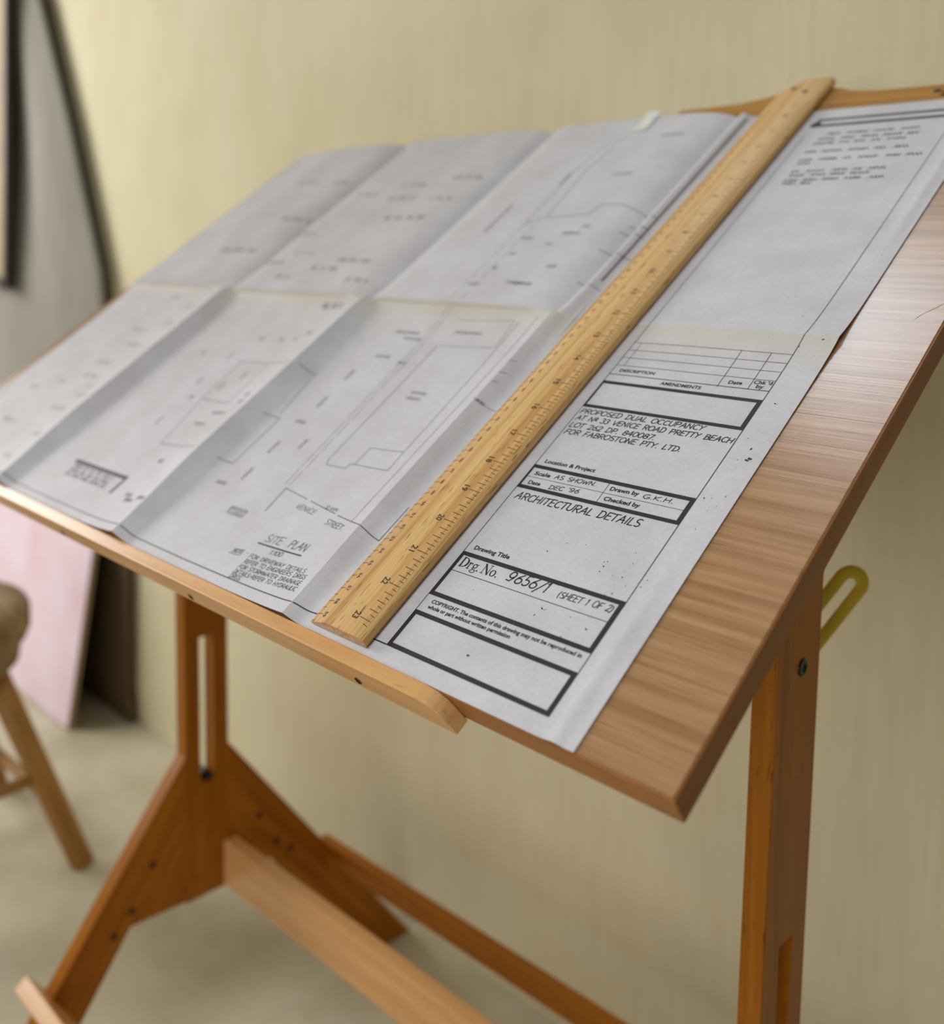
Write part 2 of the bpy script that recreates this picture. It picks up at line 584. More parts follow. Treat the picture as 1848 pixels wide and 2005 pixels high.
class Ink:
    """collects flat print laid over a surface"""
    def __init__(self, H, eps):
        self.V, self.F, self.H, self.e = [], [], H, eps

    def quad_strip(self, pts, wd):
        for (a, b) in zip(pts, pts[1:]):
            dx, dy = b[0] - a[0], b[1] - a[1]
            L = math.hypot(dx, dy)
            if L < 1e-7:
                continue
            dx, dy = dx / L, dy / L
            ex = wd * 0.42
            a2 = (a[0] - dx * ex, a[1] - dy * ex)
            L2 = L + 2 * ex
            n = max(1, int(L2 / 0.0022))
            i0 = len(self.V)
            for k in range(n + 1):
                x, y = a2[0] + dx * L2 * k / n, a2[1] + dy * L2 * k / n
                for s in (1, -1):
                    px, py = x - dy * s * wd / 2, y + dx * s * wd / 2
                    self.V.append((px, py, self.H(px, py) + self.e))
            for k in range(n):
                q = i0 + 2 * k
                self.F.append((q, q + 1, q + 3, q + 2))

    def line(self, pts, wd=0.0004):
        self.quad_strip(pts, wd)

    def rect(self, u0, v0, u1, v1):
        n = max(1, int(abs(u1 - u0) / 0.004))
        m = max(1, int(abs(v1 - v0) / 0.004))
        i0 = len(self.V)
        for j in range(m + 1):
            for i in range(n + 1):
                x, y = u0 + (u1 - u0) * i / n, v0 + (v1 - v0) * j / m
                self.V.append((x, y, self.H(x, y) + self.e))
        for j in range(m):
            for i in range(n):
                q = i0 + j * (n + 1) + i
                self.F.append((q, q + 1, q + n + 2, q + n + 1))

    def blot(self, u, v, r, sq=1.0, ang=0.0):
        i0 = len(self.V)
        n = 7
        for i in range(n):
            a = 2 * math.pi * i / n
            rr = r * random.uniform(0.6, 1.2)
            x, y = rr * math.cos(a), rr * sq * math.sin(a)
            x, y = u + x * math.cos(ang) - y * math.sin(ang), v + x * math.sin(ang) + y * math.cos(ang)
            self.V.append((x, y, self.H(x, y) + self.e))
        self.F.append(tuple(range(i0, i0 + n)))

    def build(self, name, mat, parent, mw):
        return mesh_obj(name, self.V, self.F, mat, parent, mw)


def arc(cx, cy, rx, ry, a0, a1, n=12):
    return [(cx + rx * math.cos(math.radians(a0 + (a1 - a0) * i / n)), cy + ry * math.sin(math.radians(a0 + (a1 - a0) * i / n))) for i in range(n + 1)]


# hand-lettered draughtsman's capitals: (advance width, strokes)
G = {
    'A': (.80, [[(0, 0), (.42, 1), (.72, 0)], [(.10, .36), (.70, .40)]]),
    'B': (.72, [[(.08, 0), (.08, 1)], [(.08, 1)] + arc(.38, .77, .24, .23, 90, -90, 8) + [(.08, .54)], [(.3, .54)] + arc(.40, .27, .28, .27, 90, -90, 8) + [(.02, 0)]]),
    'C': (.74, [arc(.42, .5, .40, .5, 48, 312, 16)]),
    'D': (.80, [[(.10, 0), (.10, 1)], [(0, 1), (.34, .98)] + arc(.34, .5, .40, .48, 85, -85, 12) + [(0, 0)]]),
    'E': (.64, [[(.62, 1), (.08, 1), (.02, 0), (.58, 0)], [(.05, .52), (.50, .54)]]),
    'F': (.62, [[(.64, 1), (.08, 1), (.02, 0)], [(.05, .50), (.50, .54)]]),
    'G': (.80, [arc(.42, .5, .40, .5, 52, 330, 16) + [(.76, .42), (.44, .42)]]),
    'H': (.78, [[(.06, 1), (.02, 0)], [(.70, 1), (.66, 0)], [(.04, .48), (.68, .54)]]),
    'I': (.26, [[(.12, 1), (.08, 0)]]),
    'J': (.5, [[(.42, 1), (.42, .2), (.25, 0), (.03, .12)]]),
    'K': (.72, [[(.06, 1), (.03, 0)], [(.66, 1), (.06, .42), (.66, 0)]]),
    'L': (.56, [[(.06, 1), (.02, 0), (.54, .03)]]),
    'M': (.92, [[(.02, 0), (.10, 1), (.44, .30), (.78, 1), (.82, 0)]]),
    'N': (.80, [[(.03, 0), (.07, 1), (.66, 0), (.70, 1)]]),
    'O': (.86, [arc(.42, .5, .42, .5, 100, 460, 18)]),
    'P': (.70, [[(.08, 0), (.08, 1)], [(0, 1)] + arc(.36, .74, .30, .26, 90, -90, 9) + [(.06, .46)]]),
    'R': (.74, [[(.08, 0), (.08, 1)], [(0, 1)] + arc(.36, .74, .30, .26, 90, -90, 9) + [(.08, .46)], [(.30, .46), (.68, 0)]]),
    'S': (.66, [arc(.34, .75, .28, .25, 45, 265, 9) + arc(.32, .25, .28, .25, 85, -140, 9)]),
    'T': (.64, [[(-.06, .96), (.66, 1.02)], [(.30, 1), (.26, 0)]]),
    'U': (.76, [[(.04, 1)] + arc(.36, .30, .32, .30, 180, 360, 9) + [(.70, 1)]]),
    'V': (.74, [[(0, 1), (.30, 0), (.72, 1)]]),
    'W': (1.0, [[(0, 1), (.20, 0), (.48, .8), (.68, 0), (.98, 1)]]),
    'Y': (.70, [[(0, 1), (.32, .48), (.68, 1)], [(.32, .48), (.24, 0)]]),
    '0': (.70, [arc(.34, .5, .34, .5, 100, 460, 16)]),
    '1': (.34, [[(.02, .78), (.20, 1), (.14, 0)]]),
    '2': (.64, [arc(.30, .74, .26, .26, 160, -30, 9) + [(.02, 0), (.62, .02)]]),
    '3': (.64, [arc(.28, .76, .27, .24, 150, -80, 9) + arc(.28, .26, .30, .27, 80, -150, 9)]),
    '4': (.66, [[(.46, 0), (.46, 1), (0, .34), (.64, .36)]]),
    '5': (.64, [[(.60, 1), (.16, 1), (.10, .56)] + arc(.28, .30, .30, .30, 110, -140, 10)]),
    '6': (.68, [[(.52, 1), (.16, .62)] + arc(.33, .29, .30, .29, 150, -210, 14)]),
    '7': (.60, [[(.02, 1), (.60, 1), (.20, 0)]]),
    '8': (.66, [arc(.32, .76, .25, .24, -90, 270, 12), arc(.32, .26, .30, .26, 90, -270, 12)]),
    '9': (.72, [arc(.32, .68, .30, .30, 20, 380, 14) + [(.58, .4), (.36, .02), (.02, .10)]]),
    '.': (.24, [[(.06, 0), (.10, .04)]]),
    ',': (.24, [[(.08, .06), (.02, -.14)]]),
    "'": (.22, [[(.12, 1.05), (.06, .8)]]),
    '-': (.52, [[(.06, .48), (.42, .50)]]),
    ':': (.30, [[(.08, .10), (.12, .13)], [(.12, .62), (.16, .65)]]),
    '/': (.60, [[(-.10, -.28), (.62, 1.15)]]),
    '(': (.40, [arc(.55, .42, .42, .72, 128, 232, 10)]),
    ')': (.36, [arc(-.30, .42, .48, .72, 52, -52, 10)]),
    'o': (.44, [arc(.20, .74, .17, .24, 90, 450, 10), [(.02, .36), (.40, .38)]]),
    ' ': (.52, []),
}


def hand(ink, s, p0, p1, h, wd, slant=0.16, jit=0.025):
    tot = sum(G[c][0] + 0.12 for c in s) - 0.12
    ex = (p1[0] - p0[0], p1[1] - p0[1])
    L = math.hypot(*ex)
    ex = (ex[0] / L, ex[1] / L)
    ey = (-ex[1], ex[0])
    k = L / tot
    x = 0.0
    for ch in s:
        wdt, st = G[ch]
        oy = random.uniform(-jit, jit)
        sc = random.uniform(0.95, 1.05)
        for pl in st:
            pts = []
            for (a, b) in pl:
                a = (x + a + slant * b * h / k + random.uniform(-.012, .012)) * k
                b = (b * sc + oy + random.uniform(-.012, .012)) * h
                pts.append((p0[0] + ex[0] * a + ey[0] * b, p0[1] + ex[1] * a + ey[1] * b))
            ink.line(pts, wd)
        x += wdt + 0.12


def typeset(ink, s, p0, p1, h, off=0.03, shear=0.0, up=None, spacing=1.0, center=False):
    """built-in sans lettering fitted between two baseline points"""
    cu = bpy.data.curves.new('lettering_tmp', 'FONT')
    cu.body = s
    cu.size = 1.0
    cu.offset = off
    cu.shear = shear
    cu.space_character = spacing
    cu.resolution_u = 3
    o = bpy.data.objects.new('lettering_tmp', cu)
    me = bpy.data.meshes.new_from_object(o)
    xs = [v.co.x for v in me.vertices]
    x0, x1 = min(xs), max(xs)
    ex = (p1[0] - p0[0], p1[1] - p0[1])
    L = math.hypot(*ex)
    ex = (ex[0] / L, ex[1] / L)
    ey = up or (-ex[1], ex[0])
    kx = L / (x1 - x0)
    ky = h / 0.70
    i0 = len(ink.V)
    for v in me.vertices:
        a, b = (v.co.x - x0) * kx, v.co.y * ky
        px, py = p0[0] + ex[0] * a + ey[0] * b, p0[1] + ex[1] * a + ey[1] * b
        ink.V.append((px, py, ink.H(px, py) + ink.e))
    for f in me.polygons:
        ink.F.append(tuple(i0 + i for i in f.vertices))
    bpy.data.objects.remove(o)
    bpy.data.meshes.remove(me)
    bpy.data.curves.remove(cu)


def serif(ink, glyphs, p0, h):
    """transitional serif letters drawn as stems, bowls and serifs"""
    T_, t_ = 0.155, 0.060
    D = {
        'D': (.86, [([(.16, 0.02), (.16, .98)], T_), ([(.02, .98), (.40, .98)], t_), ([(.02, .02), (.40, .02)], t_), (arc(.36, .5, .38, .47, 80, 35, 5), .08), (arc(.36, .5, .38, .47, 38, -38, 8), T_), (arc(.36, .5, .38, .47, -35, -80, 5), .08)]),
        'r': (.50, [([(.14, .02), (.14, .64)], .11), ([(.02, .02), (.30, .02)], t_), ([(.02, .63), (.14, .63)], t_), ([(.16, .48), (.26, .62), (.36, .64)], .06), (arc(.38, .58, .035, .035, 0, 360, 6), .06)]),
        'g': (.60, [(arc(.27, .44, .19, .20, 90, 450, 14), .085), ([(.40, .60), (.56, .66)], .06), ([(.16, .26), (.10, .14), (.26, .08), (.46, .06), (.52, -.04)], .08), (arc(.28, -.12, .25, .13, 20, -250, 12), .065)]),
        '.': (.26, [(arc(.10, .06, .03, .03, 0, 360, 6), .08)]),
        'N': (.94, [([(.16, .02), (.16, .98)], .055), ([(.14, .96), (.74, .04)], T_), ([(.76, 0.0), (.76, .98)], .055), ([(.02, .98), (.20, .98)], t_), ([(.04, .02), (.30, .02)], t_), ([(.62, .98), (.90, .98)], t_)]),
        'o': (.64, [(arc(.29, .32, .22, .31, 60, 120, 6), .05), (arc(.29, .32, .22, .31, 120, 240, 8), .105), (arc(.29, .32, .22, .31, 240, 300, 6), .05), (arc(.29, .32, .22, .31, -60, 60, 8), .105)]),
        ' ': (.20, []),
    }
    x = 0.0
    for ch in glyphs:
        wd, st = D[ch]
        for pl, t in st:
            ink.line([(p0[0] + (x + a) * h, p0[1] + b * h) for a, b in pl], t * h)
        x += wd
    return x * h


def scribble(ink, u, v, w_, h, wd=0.00035, vert=False, words=1):
    """illegible far lettering: uneven zig-zag runs"""
    x = 0.0
    while x < w_:
        run = (random.uniform(0.35, 0.7) if words > 1 else random.uniform(0.85, 1.1)) * w_ / words
        pts = []
        y = 0
        xx = x
        while xx < min(w_, x + run):
            pts.append((xx, y + random.uniform(-.1, .1) * h))
            xx += random.uniform(0.25, 0.5) * h
            y = h - y
        if len(pts) > 1:
            pts = [(u - b, v + a) if vert else (u + a, v + b) for a, b in pts]
            ink.line(pts, wd)
        x += run + 0.8 * h


ink, pen, grey, spk = Ink(HP, .0001), Ink(HP, .00012), Ink(HP, .00008), Ink(HP, .00009)
# --- title block rules
TL, TR = -0.1780, -0.0697
TH_ = 0.0027
ink.line([(TL, 0.011), (TL, 0.55)], .00045)
ink.line([(TR, 0.011), (TR, 0.578)], .0005)
for v in (0.2748, 0.2668, 0.2588, 0.2507, 0.2416):
    ink.line([(TL, v), (TR, v + 0.001)], .0004 if v > 0.245 else .0006)
ink.line([(-0.1723, 0.2748), (-0.1723, 0.2507)], .0003)
ink.line([(-0.1018, 0.2758), (-0.1016, 0.2416)], .0004)
ink.line([(-0.0828, 0.2758), (-0.0828, 0.2422)], .0004)


def box(v0, v1, wl=0.0, t=TH_):
    ink.rect(TL, v1 - t, TR, v1)
    ink.rect(TL, v0, TR, v0 + t)
    ink.rect(TR - t, v0 + t, TR, v1 - t)
    ink.rect(TL, v0 + t, TL + (wl or 0.0014), v1 - t)


box(0.2084, 0.2347)
box(0.1338, 0.1538)
ink.line([(TL, .1436), (TR - .002, .1440)], .0003)
ink.line([(-.1226, .151), (-.1224, .1366)], .0003)
box(0.0476, 0.0805, 0.0022)
ink.line([(TL, .0664), (TR - .002, .0666)], .0004)
box(0.0106, 0.0362, 0.0024)
# --- print
typeset(ink, 'DESCRIPTION', (-.1725, .2446), (-.1468, .2452), .0027)
typeset(ink, 'AMENDMENTS', (-.1382, .2370), (-.1106, .2371), .0028)
typeset(ink, 'Date', (-.0965, .2450), (-.0879, .2455), .0030)
typeset(ink, "Chk 'd", (-.0817, .2476), (-.0706, .2481), .0030)
typeset(ink, 'by', (-.0788, .2441), (-.0741, .2443), .0030)
typeset(ink, 'Location & Project', (-.1728, .1564), (-.1366, .1569), .0029)
typeset(ink, 'Scale', (-.1731, .1456), (-.1617, .1459), .0029)
typeset(ink, 'Date', (-.1727, .1379), (-.1639, .1382), .0029)
typeset(ink, 'Drawn by', (-.1200, .1464), (-.1016, .1470), .0029)
typeset(ink, 'Checked by', (-.1195, .1386), (-.0966, .1391), .0029)
typeset(ink, 'Drawing Title', (-.1729, .0834), (-.1475, .0839), .0029)
typeset(ink, 'COPYRIGHT. The contents of this drawing may not be reproduced in', (-.1722, .0428), (-.0733, .0438), .0024, .03)
typeset(ink, 'whole or part without written permission', (-.1721, .0391), (-.1145, .0397), .0024, .03)
serif(ink, 'Drg. No.', (-.1742, .0702), .0066)
# --- draughtsman's lettering
PW = .00060
hand(pen, 'PROPOSED DUAL OCCUPANCY', (-.1764, .2024), (-.0917, .2036), .0040, PW)
hand(pen, 'AT No 33 VENICE ROAD PRETTY BEACH', (-.1758, .1961), (-.0712, .1975), .0040, PW)
hand(pen, 'LOT 262 DP. 840087.', (-.1760, .1892), (-.1161, .1900), .0040, PW)
hand(pen, 'FOR FABROSTONE PTY. LTD.', (-.1758, .1828), (-.0962, .1844), .0040, PW)
hand(pen, 'AS SHOWN.', (-.1585, .1459), (-.1301, .1471), .0030, .00046)
hand(pen, "DEC '96", (-.1570, .1376), (-.1369, .1392), .0030, .00046)
hand(pen, 'G.K.H.', (-.0986, .1462), (-.0802, .1470), .0030, .00046)
hand(pen, 'ARCHITECTURAL DETAILS', (-.1738, .1252), (-.0896, .1264), .0052, .00066)
hand(pen, '9656/1', (-.1401, .0709), (-.1133, .0712), .0064, .00072)
hand(pen, '(SHEET 1 OF 2)', (-.1062, .0709), (-.0735, .0724), .0040, .00046)
# --- site plan lettering
hand(pen, 'SITE', (-.3249, .0408), (-.3085, .0420), .0062, .00050)
hand(pen, 'PLAN', (-.3008, .0424), (-.2830, .0428), .0064, .00055)
pen.line([(-.328, .0384), (-.2826, .0397)], .0011)
hand(pen, '1:100', (-.3104, .0335), (-.2986, .0344), .0034, .00046)
hand(pen, 'NOTE', (-.3432, .0258), (-.3330, .0268), .0032, .00046)
hand(pen, ':-', (-.3310, .0272), (-.3275, .0275), .0026, .0003)
pen.line([(-.3454, .0246), (-.3337, .0252)], .0004)
for s_, a_, b_ in (('FOR DRIVEWAY DETAILS', (-.3248, .0262), (-.2668, .0289)), ('REFER TO ENGINEERS DRGS', (-.3250, .0215), (-.2620, .0250)), ('FOR STORMWATER DRAINAGE', (-.3254, .0168), (-.2618, .0203)), ('DETAILS-REFER TO HYDRAULIC', (-.3255, .0125), (-.2612, .0158)), ('DRGS.', (-.3254, .0086), (-.3130, .0093))):
    hand(pen, s_, a_, b_, .0031, .00042)
hand(pen, 'VENICE', (-.3257, .0722), (-.3047, .0709), .0040, .00038)
hand(pen, 'STREET.', (-.2881, .0668), (-.2678, .0645), .0042, .00042)
hand(pen, '12.45m'.upper(), (-.3000, .0782), (-.2869, .0776), .0026, .0003)
# --- plan lines
ink.line([(-.889, .0085), (-.3833, .0075), (-.2644, .0086), (-.2555, .0090), (-.2385, .0105), (-.1786, .0109)], .00075)
pen.line([(-.3507, .0850), (-.3223, .0812)], .0005)
pen.line([(-.3173, .0806), (-.2864, .0760)], .0005)
pen.line([(-.2827, .0752), (-.2656, .0728), (-.2555, .0715), (-.2392, .0690), (-.2390, .098)], .00055)
pen.line([(-.2656, .0730), (-.2648, .2000), (-.2648, .286)], .0003)
pen.line([(-.2755, .1188), (-.2762, .1373), (-.2800, .281)], .00032)
pen.line([(-.3106, .1186), (-.3100, .1358), (-.2762, .1370), (-.2755, .1188), (-.3106, .1186)], .00036)
pen.line([(-.3106, .1186), (-.3146, .1186), (-.3148, .1136), (-.3353, .1130), (-.3382, .1186), (-.3391, .167), (-.341, .2493)], .00036)
for x0 in (-.3556, -.3505):
    v = .0879
    while v < .285:
        grey.line([(x0 - .04 * (v - .0879), v), (x0 - .04 * (v - .0729), v + .015)], .0004)
        v += .0175
grey.line([(-.3507, .0850), (-.3494, .0629)], .0009)
pen.line([(-.3447, .2795), (-.2855, .2815), (-.2821, .2505), (-.3375, .2490)], .0003)
pen.line([(-.2580, .1945), (-.2480, .1925), (-.2330, .1905)], .0003)
hand(pen, '800', (-.2545, .1920), (-.2488, .1916), .0026, .0003)
for v in (.2352, .2222, .2125):
    pen.line([(-.2555, v), (-.2510, v + .002)], .0004)
K = .0007
grey.line([(-.5499, .1981), (-.470, .1998)], K)
grey.line([(-.5024, .1967), (-.4972, .1454), (-.5416, .1464), (-.5452, .1972)], K)
grey.line([(-.5416, .1464), (-.5285, .0900), (-.4721, .0918)], K)
grey.line([(-.4488, .1459), (-.4269, .1450), (-.4265, .0920), (-.4477, .0931)], K)
grey.line([(-.4575, .2000), (-.4395, .1985), (-.4319, .1493)], K)
for x, y in ((-.5526, .2307), (-.5226, .2320), (-.5017, .2331), (-.4897, .2411), (-.5593, .1461), (-.5016, .0726), (-.4802, .1566), (-.4788, .1476), (-.6144, .2021)):
    scribble(grey, x - .004, y - .002, .008, .004, .0006)
for x, y, l in ((-.4939, .1325, .02), (-.5052, .1181, .015), (-.4014, .1463, .013), (-.4177, .0735, .012), (-.3734, .0570, .022), (-.3734, .0530, .022), (-.3832, .2607, .03), (-.3722, .2538, .024), (-.3841, .2296, .02), (-.3593, .2253, .01), (-.3130, .1952, .018), (-.3130, .1891, .018), (-.3200, .2660, .032), (-.3140, .3243, .02), (-.3537, .3198, .012)):
    scribble(grey, x - l / 2, y - .002, l, .0036, .0005)
for x, y, l in ((-.4005, .1171, .014), (-.3995, .0879, .014), (-.3987, .1707, .014), (-.3997, .2036, .012), (-.3747, .1269, .012), (-.5716, .1674, .012), (-.5651, .1148, .012), (-.5685, .2044, .012), (-.5170, .1813, .012), (-.5323, .1648, .012), (-.4000, .4211, .05), (-.3688, .4839, .02)):
    scribble(grey, x, y - l / 2, l, .0036, .0006, True)
grey.rect(-.6159, .0468, -.5209, .0508)
grey.rect(-.5249, .0312, -.5209, .0468)
for y in (.0425, .0375, .0330):
    scribble(grey, -.610, y, .072, .0035, .0006, words=3)
for x, y in ((-.500, .0330), (-.478, .0325), (-.494, .0285)):
    scribble(grey, x, y, .014, .004, .0008)
# upper half: contour, house outline, notes
pen.line([(-.3631, .4078), (-.3495, .4190), (-.3387, .4184), (-.3049, .4227), (-.3021, .4370), (-.2813, .4380), (-.2555, .4290), (-.2440, .4250)], .0006)
pen.line([(-.2613, .4119), (-.2431, .4095)], .0008)
pen.line([(-.2650, .4020), (-.2431, .3990)], .0007)
pen.line([(-.2682, .3759), (-.2370, .3706)], .0006)
pen.line([(-.2616, .3339), (-.2394, .3295)], .0005)
grey.line([(-.3648, .4078), (-.3690, .4960), (-.3636, .5400), (-.3471, .5560)], .0006)
grey.line([(-.3478, .4197), (-.3560, .5000), (-.3500, .5400)], .0006)
grey.line([(-.2440, .34), (-.2440, .586)], .0013)
for dx in (0, .012):
    v = .3
    while v < .405:
        grey.line([(-.3640 + dx, v), (-.3640 + dx, v + .010)], .0004)
        v += .014
for x, y, l in ((-.3447, .3866, .014), (-.3162, .3781, .008), (-.3449, .3638, .008), (-.3035, .3940, .020), (-.2963, .4042, .010), (-.2939, .3474, .010), (-.3043, .3229, .022), (-.3102, .4875, .022), (-.2983, .5547, .024), (-.349, .3425, .007)):
    scribble(grey, x - l / 2, y - .002, l, .0040, .0006)
for x, y, l in ((-.7784, .5095, .04), (-.707, .5048, .03), (-.5714, .488, .04), (-.5042, .4989, .04), (-.6303, .4714, .03), (-.568, .4608, .04), (-.5091, .4584, .03), (-.5312, .423, .06), (-.713, .4256, .05), (-.6609, .3941, .04), (-.7469, .3619, .07), (-.656, .3407, .04), (-.6218, .3581, .03), (-.5317, .3477, .05), (-.609, .317, .03), (-.4992, .3175, .03), (-.5638, .333, .04), (-.4999, .2824, .03), (-.4960, .2790, .03),
                (-.7669, .2789, .02), (-.7176, .2635, .02), (-.7641, .2205, .03), (-.7172, .2327, .014), (-.7396, .1965, .03), (-.7559, .1647, .03), (-.7465, .1438, .03), (-.7896, .1302, .02), (-.8263, .1141, .02), (-.7182, .115, .02), (-.7188, .13, .02), (-.7328, .0944, .03), (-.7951, .0666, .03), (-.7099, .0589, .02), (-.7143, .0276, .02)):
    scribble(grey, x - l / 2, y - .003, l, .0058, .0009, words=2)
# notes at the head of the sheet
grey.rect(-.1775, .5745, TR, .5785)
grey.rect(-.1775, .5645, TR, .5690)
ink.blot(-.1765, .5690, .005)
for y, x0, x1 in ((.5500, -.160, -.090), (.5420, -.164, -.088), (.5350, -.165, -.086), (.5220, -.166, -.088), (.5095, -.166, -.075), (.5040, -.165, -.150), (.4920, -.1645, -.0914), (.4860, -.164, -.10), (.4790, -.165, -.089), (.4740, -.164, -.14)):
    x = x0
    while x < x1 - .004:
        l = min(random.uniform(.008, .018), x1 - x)
        scribble(pen, x, y, l, .0034, .0006)
        x += l + .003
# toner specks and blots
for x, y, r in ((-.0585, .1955, .0011), (-.0560, .1880, .0016), (-.0570, .1865, .0013), (-.0640, .2030, .0005), (-.0620, .1860, .0005), (-.1290, .0230, .0011), (-.0690, .2830, .0007), (-.0575, .2900, .0011), (-.1290, .0960, .0006), (-.0800, .0590, .0008), (-.1090, .0620, .0009), (-.0660, .1550, .0007), (-.0620, .2330, .0008)):
    spk.blot(x, y, r, 0.6, random.uniform(0, 3))
for k in range(46):
    cx, cy = random.choice(((-.061, .232), (-.064, .150), (-.099, .058), (-.075, .090), (-.100, .098), (-.085, .33), (-.060, .36)))
    spk.blot(random.gauss(cx, .007), random.gauss(cy, .006 if cy < .3 else .02), random.uniform(.0002, .0006), random.uniform(.4, 1), random.uniform(0, 3))
for k in range(70):
    x = random.uniform(-.178, -.053)
    spk.blot(x, random.uniform(.012, .45), random.uniform(.00012, .0003))
ink.build('ruled_print', M['ink'], drawing, MB)
pen.build('pen_lettering', M['hand'], drawing, MB)
grey.build('plan_linework', M['pencil'], drawing, MB)
spk.build('toner_specks', M['ink'], drawing, MB)['kind'] = 'stuff'

# a scrap of clear-white tape holding the top edge
tp = []
tf = []
for i in range(7):
    v = .566 + .034 * i / 6
    for a in (-.3480, -.3410, -.3340):
        hh = (HP(a, min(v, PT)) + .0008) if v < .5945 else .0118 + .001 * (i - 5)
        tp.append((a + .001 * math.sin(i), v, hh))
for i in range(6):
    for j in range(2):
        q = i * 3 + j
        tf.append((q, q + 1, q + 4, q + 3))
tape = mesh_obj('tape_scrap', tp, tf, M['tape'], None, MB)
so = tape.modifiers.new('thickness', 'SOLIDIFY')
so.thickness = 0.0003
so.offset = 1
tag(tape, 'small scrap of white tape on the top edge of the sheet', 'tape')

# ------------------------------------------------------------------ T-square
tsq = thing('t_square', None, 'wooden T-square with centimetre and inch scales lying across the drawing', 'T-square', mw=MB)
BL = -0.2345                                   # left edge of the blade
prof = [(0, .0010), (0, .0024), (.0160, .0080), (.0275, .0083), (.0440, .0080), (.0470, .0062), (.0478, .0030), (.0468, .0010)]
VE, VT = 0.0042, 0.6420


def HB(u, v):
    a = u - BL
    for (x0, z0), (x1, z1) in zip(prof[1:5], prof[2:6]):
        if a <= x1:
            return z0 + (z1 - z0) * (a - x0) / (x1 - x0)
    return prof[5][1]


bm = bmesh.new()
rings = []
for v, s in ((VE, 1), (VE + .0003, 1), (.30, 1), (.60, 1), (VT - .016, 1), (VT - .007, .96), (VT - .002, .86), (VT, .70)):
    c0 = .024
    rings.append([bm.verts.new((BL + c0 + (a - c0) * s + (.004 if s < 1 else 0) * (1 - s) * 5, v - (0.0010 if v == VE and z > .003 else 0) * 0, z)) for a, z in prof])
n = len(prof)
for A, B in zip(rings, rings[1:]):
    for i in range(n):
        bm.faces.new([A[i], A[(i + 1) % n], B[(i + 1) % n], B[i]])
bm.faces.new(rings[0])
bm.faces.new(rings[-1][::-1])
es = [e for e in bm.edges if len(e.link_faces) == 2 and e.calc_face_angle(0) > 0.5]
bmesh.ops.recalc_face_normals(bm, faces=bm.faces)
bmesh.ops.bevel(bm, geom=es, offset=0.0003, segments=2, affect='EDGES', profile=0.5)
blade = bm_obj('blade', bm, M['blade'], tsq, MB)
hp = [(-.3285, .6215), (-.300, .6218), (-.2687, .6235), (-.2500, .6285), (-.2372, .6345), (-.2220, .6405), (-.210, .6425), (-.198, .6405), (-.1830, .6345), (-.1680, .6270), (-.1474, .6225), (-.120, .6210), (-.0915, .6205), (-.0915, .6003), (-.3285, .6003)]
head = bm_obj('head', prism_bm(hp, -.0115, .0008, 'XY', .0012), M['head'], tsq, MB)
for us_, vs_ in ((-.204, .6180), (-.217, .6260)):
    mw = MB @ Matrix.Translation((us_, vs_, HB(us_, 0)))
    bm_obj('brass_pin', lathe_bm([(.0026, -.001), (.0026, .0001), (.0020, .0004), (.0004, .0004)], 18), M['bolt'], blade, mw, True)
mw = MB @ Matrix.Translation((-.0965, .6090, .0008))
bm_obj('screw', lathe_bm([(.0030, -.001), (.0030, .0002), (.0022, .0005), (.0004, .0005)], 18), M['bolt'], head, mw, True)
cmk, inch = Ink(HB, .00012), Ink(HB, .00012)
for k in range(1, 60):
    v = .6 - .01 * k
    cmk.line([(BL + .0004, v), (BL + .0056, v + .0003)], .00044)
    if v - .005 > VE:
        cmk.line([(BL + .0004, v - .005), (BL + .0038, v - .005 + .0002)], .00040)
    typeset(cmk, str(k), (BL + .0080, v + (.0020 if k > 9 else .001)), (BL + .0080, v - (.0020 if k > 9 else .001)), .0030, .025, up=(1, 0))
for k in range(0, 189):
    v = .6 - .0254 * k / 8
    if v < VE + .006 or k == 0:
        continue
    m8 = k % 8
    ln = {0: .0086, 4: .0068, 2: .0066, 6: .0066}.get(m8, .0032)
    inch.line([(BL + .0440 - ln, v), (BL + .0440, v - .0006)], .00042)
    if m8 == 0:
        q = k // 8
        typeset(inch, str(q), (BL + .0300, v + (.0026 if q > 9 else .0012)), (BL + .0300, v - (.0022 if q > 9 else .0012)), .0042, .02, up=(1, 0))
cmk.build('centimetre_scale', M['burn'], blade, MB)
inch.build('inch_scale', M['burn'], blade, MB)

# ------------------------------------------------------------------ stool
SC = Vector((-1.443, 0.165, 0))
stool = thing('stool', SC, 'round worn wooden stool left of the drafting table', 'stool')
seat = bm_obj('seat', lathe_bm([(.06, .322), (.120, .325), (.134, .337), (.138, .366), (.147, .376), (.153, .392), (.153, .420), (.147, .431), (.10, .428), (.03, .426)], 40), M['seatwood'], stool, Matrix.Translation(SC), True)
ang0 = math.atan2(.73, .68)
feet = []
for i in range(4):
    a = ang0 + i * math.pi / 2
    top = SC + Vector((.098 * math.cos(a), .098 * math.sin(a), .335))
    bot = SC + Vector((.238 * math.cos(a), .238 * math.sin(a), 0.0))
    rod('leg', bot, top, .019, .021, M['stoolwood'], stool)
    feet.append((bot, top))
for i in range(4):
    for hz in (.105, .150):
        if (i % 2 == 0) != (hz < .12):
            continue
        b0, t0 = feet[i]
        b1, t1 = feet[(i + 1) % 4]
        rod('rung', b0.lerp(t0, hz / .33), b1.lerp(t1, hz / .33), .010, .010, M['stoolwood'], stool, 10)

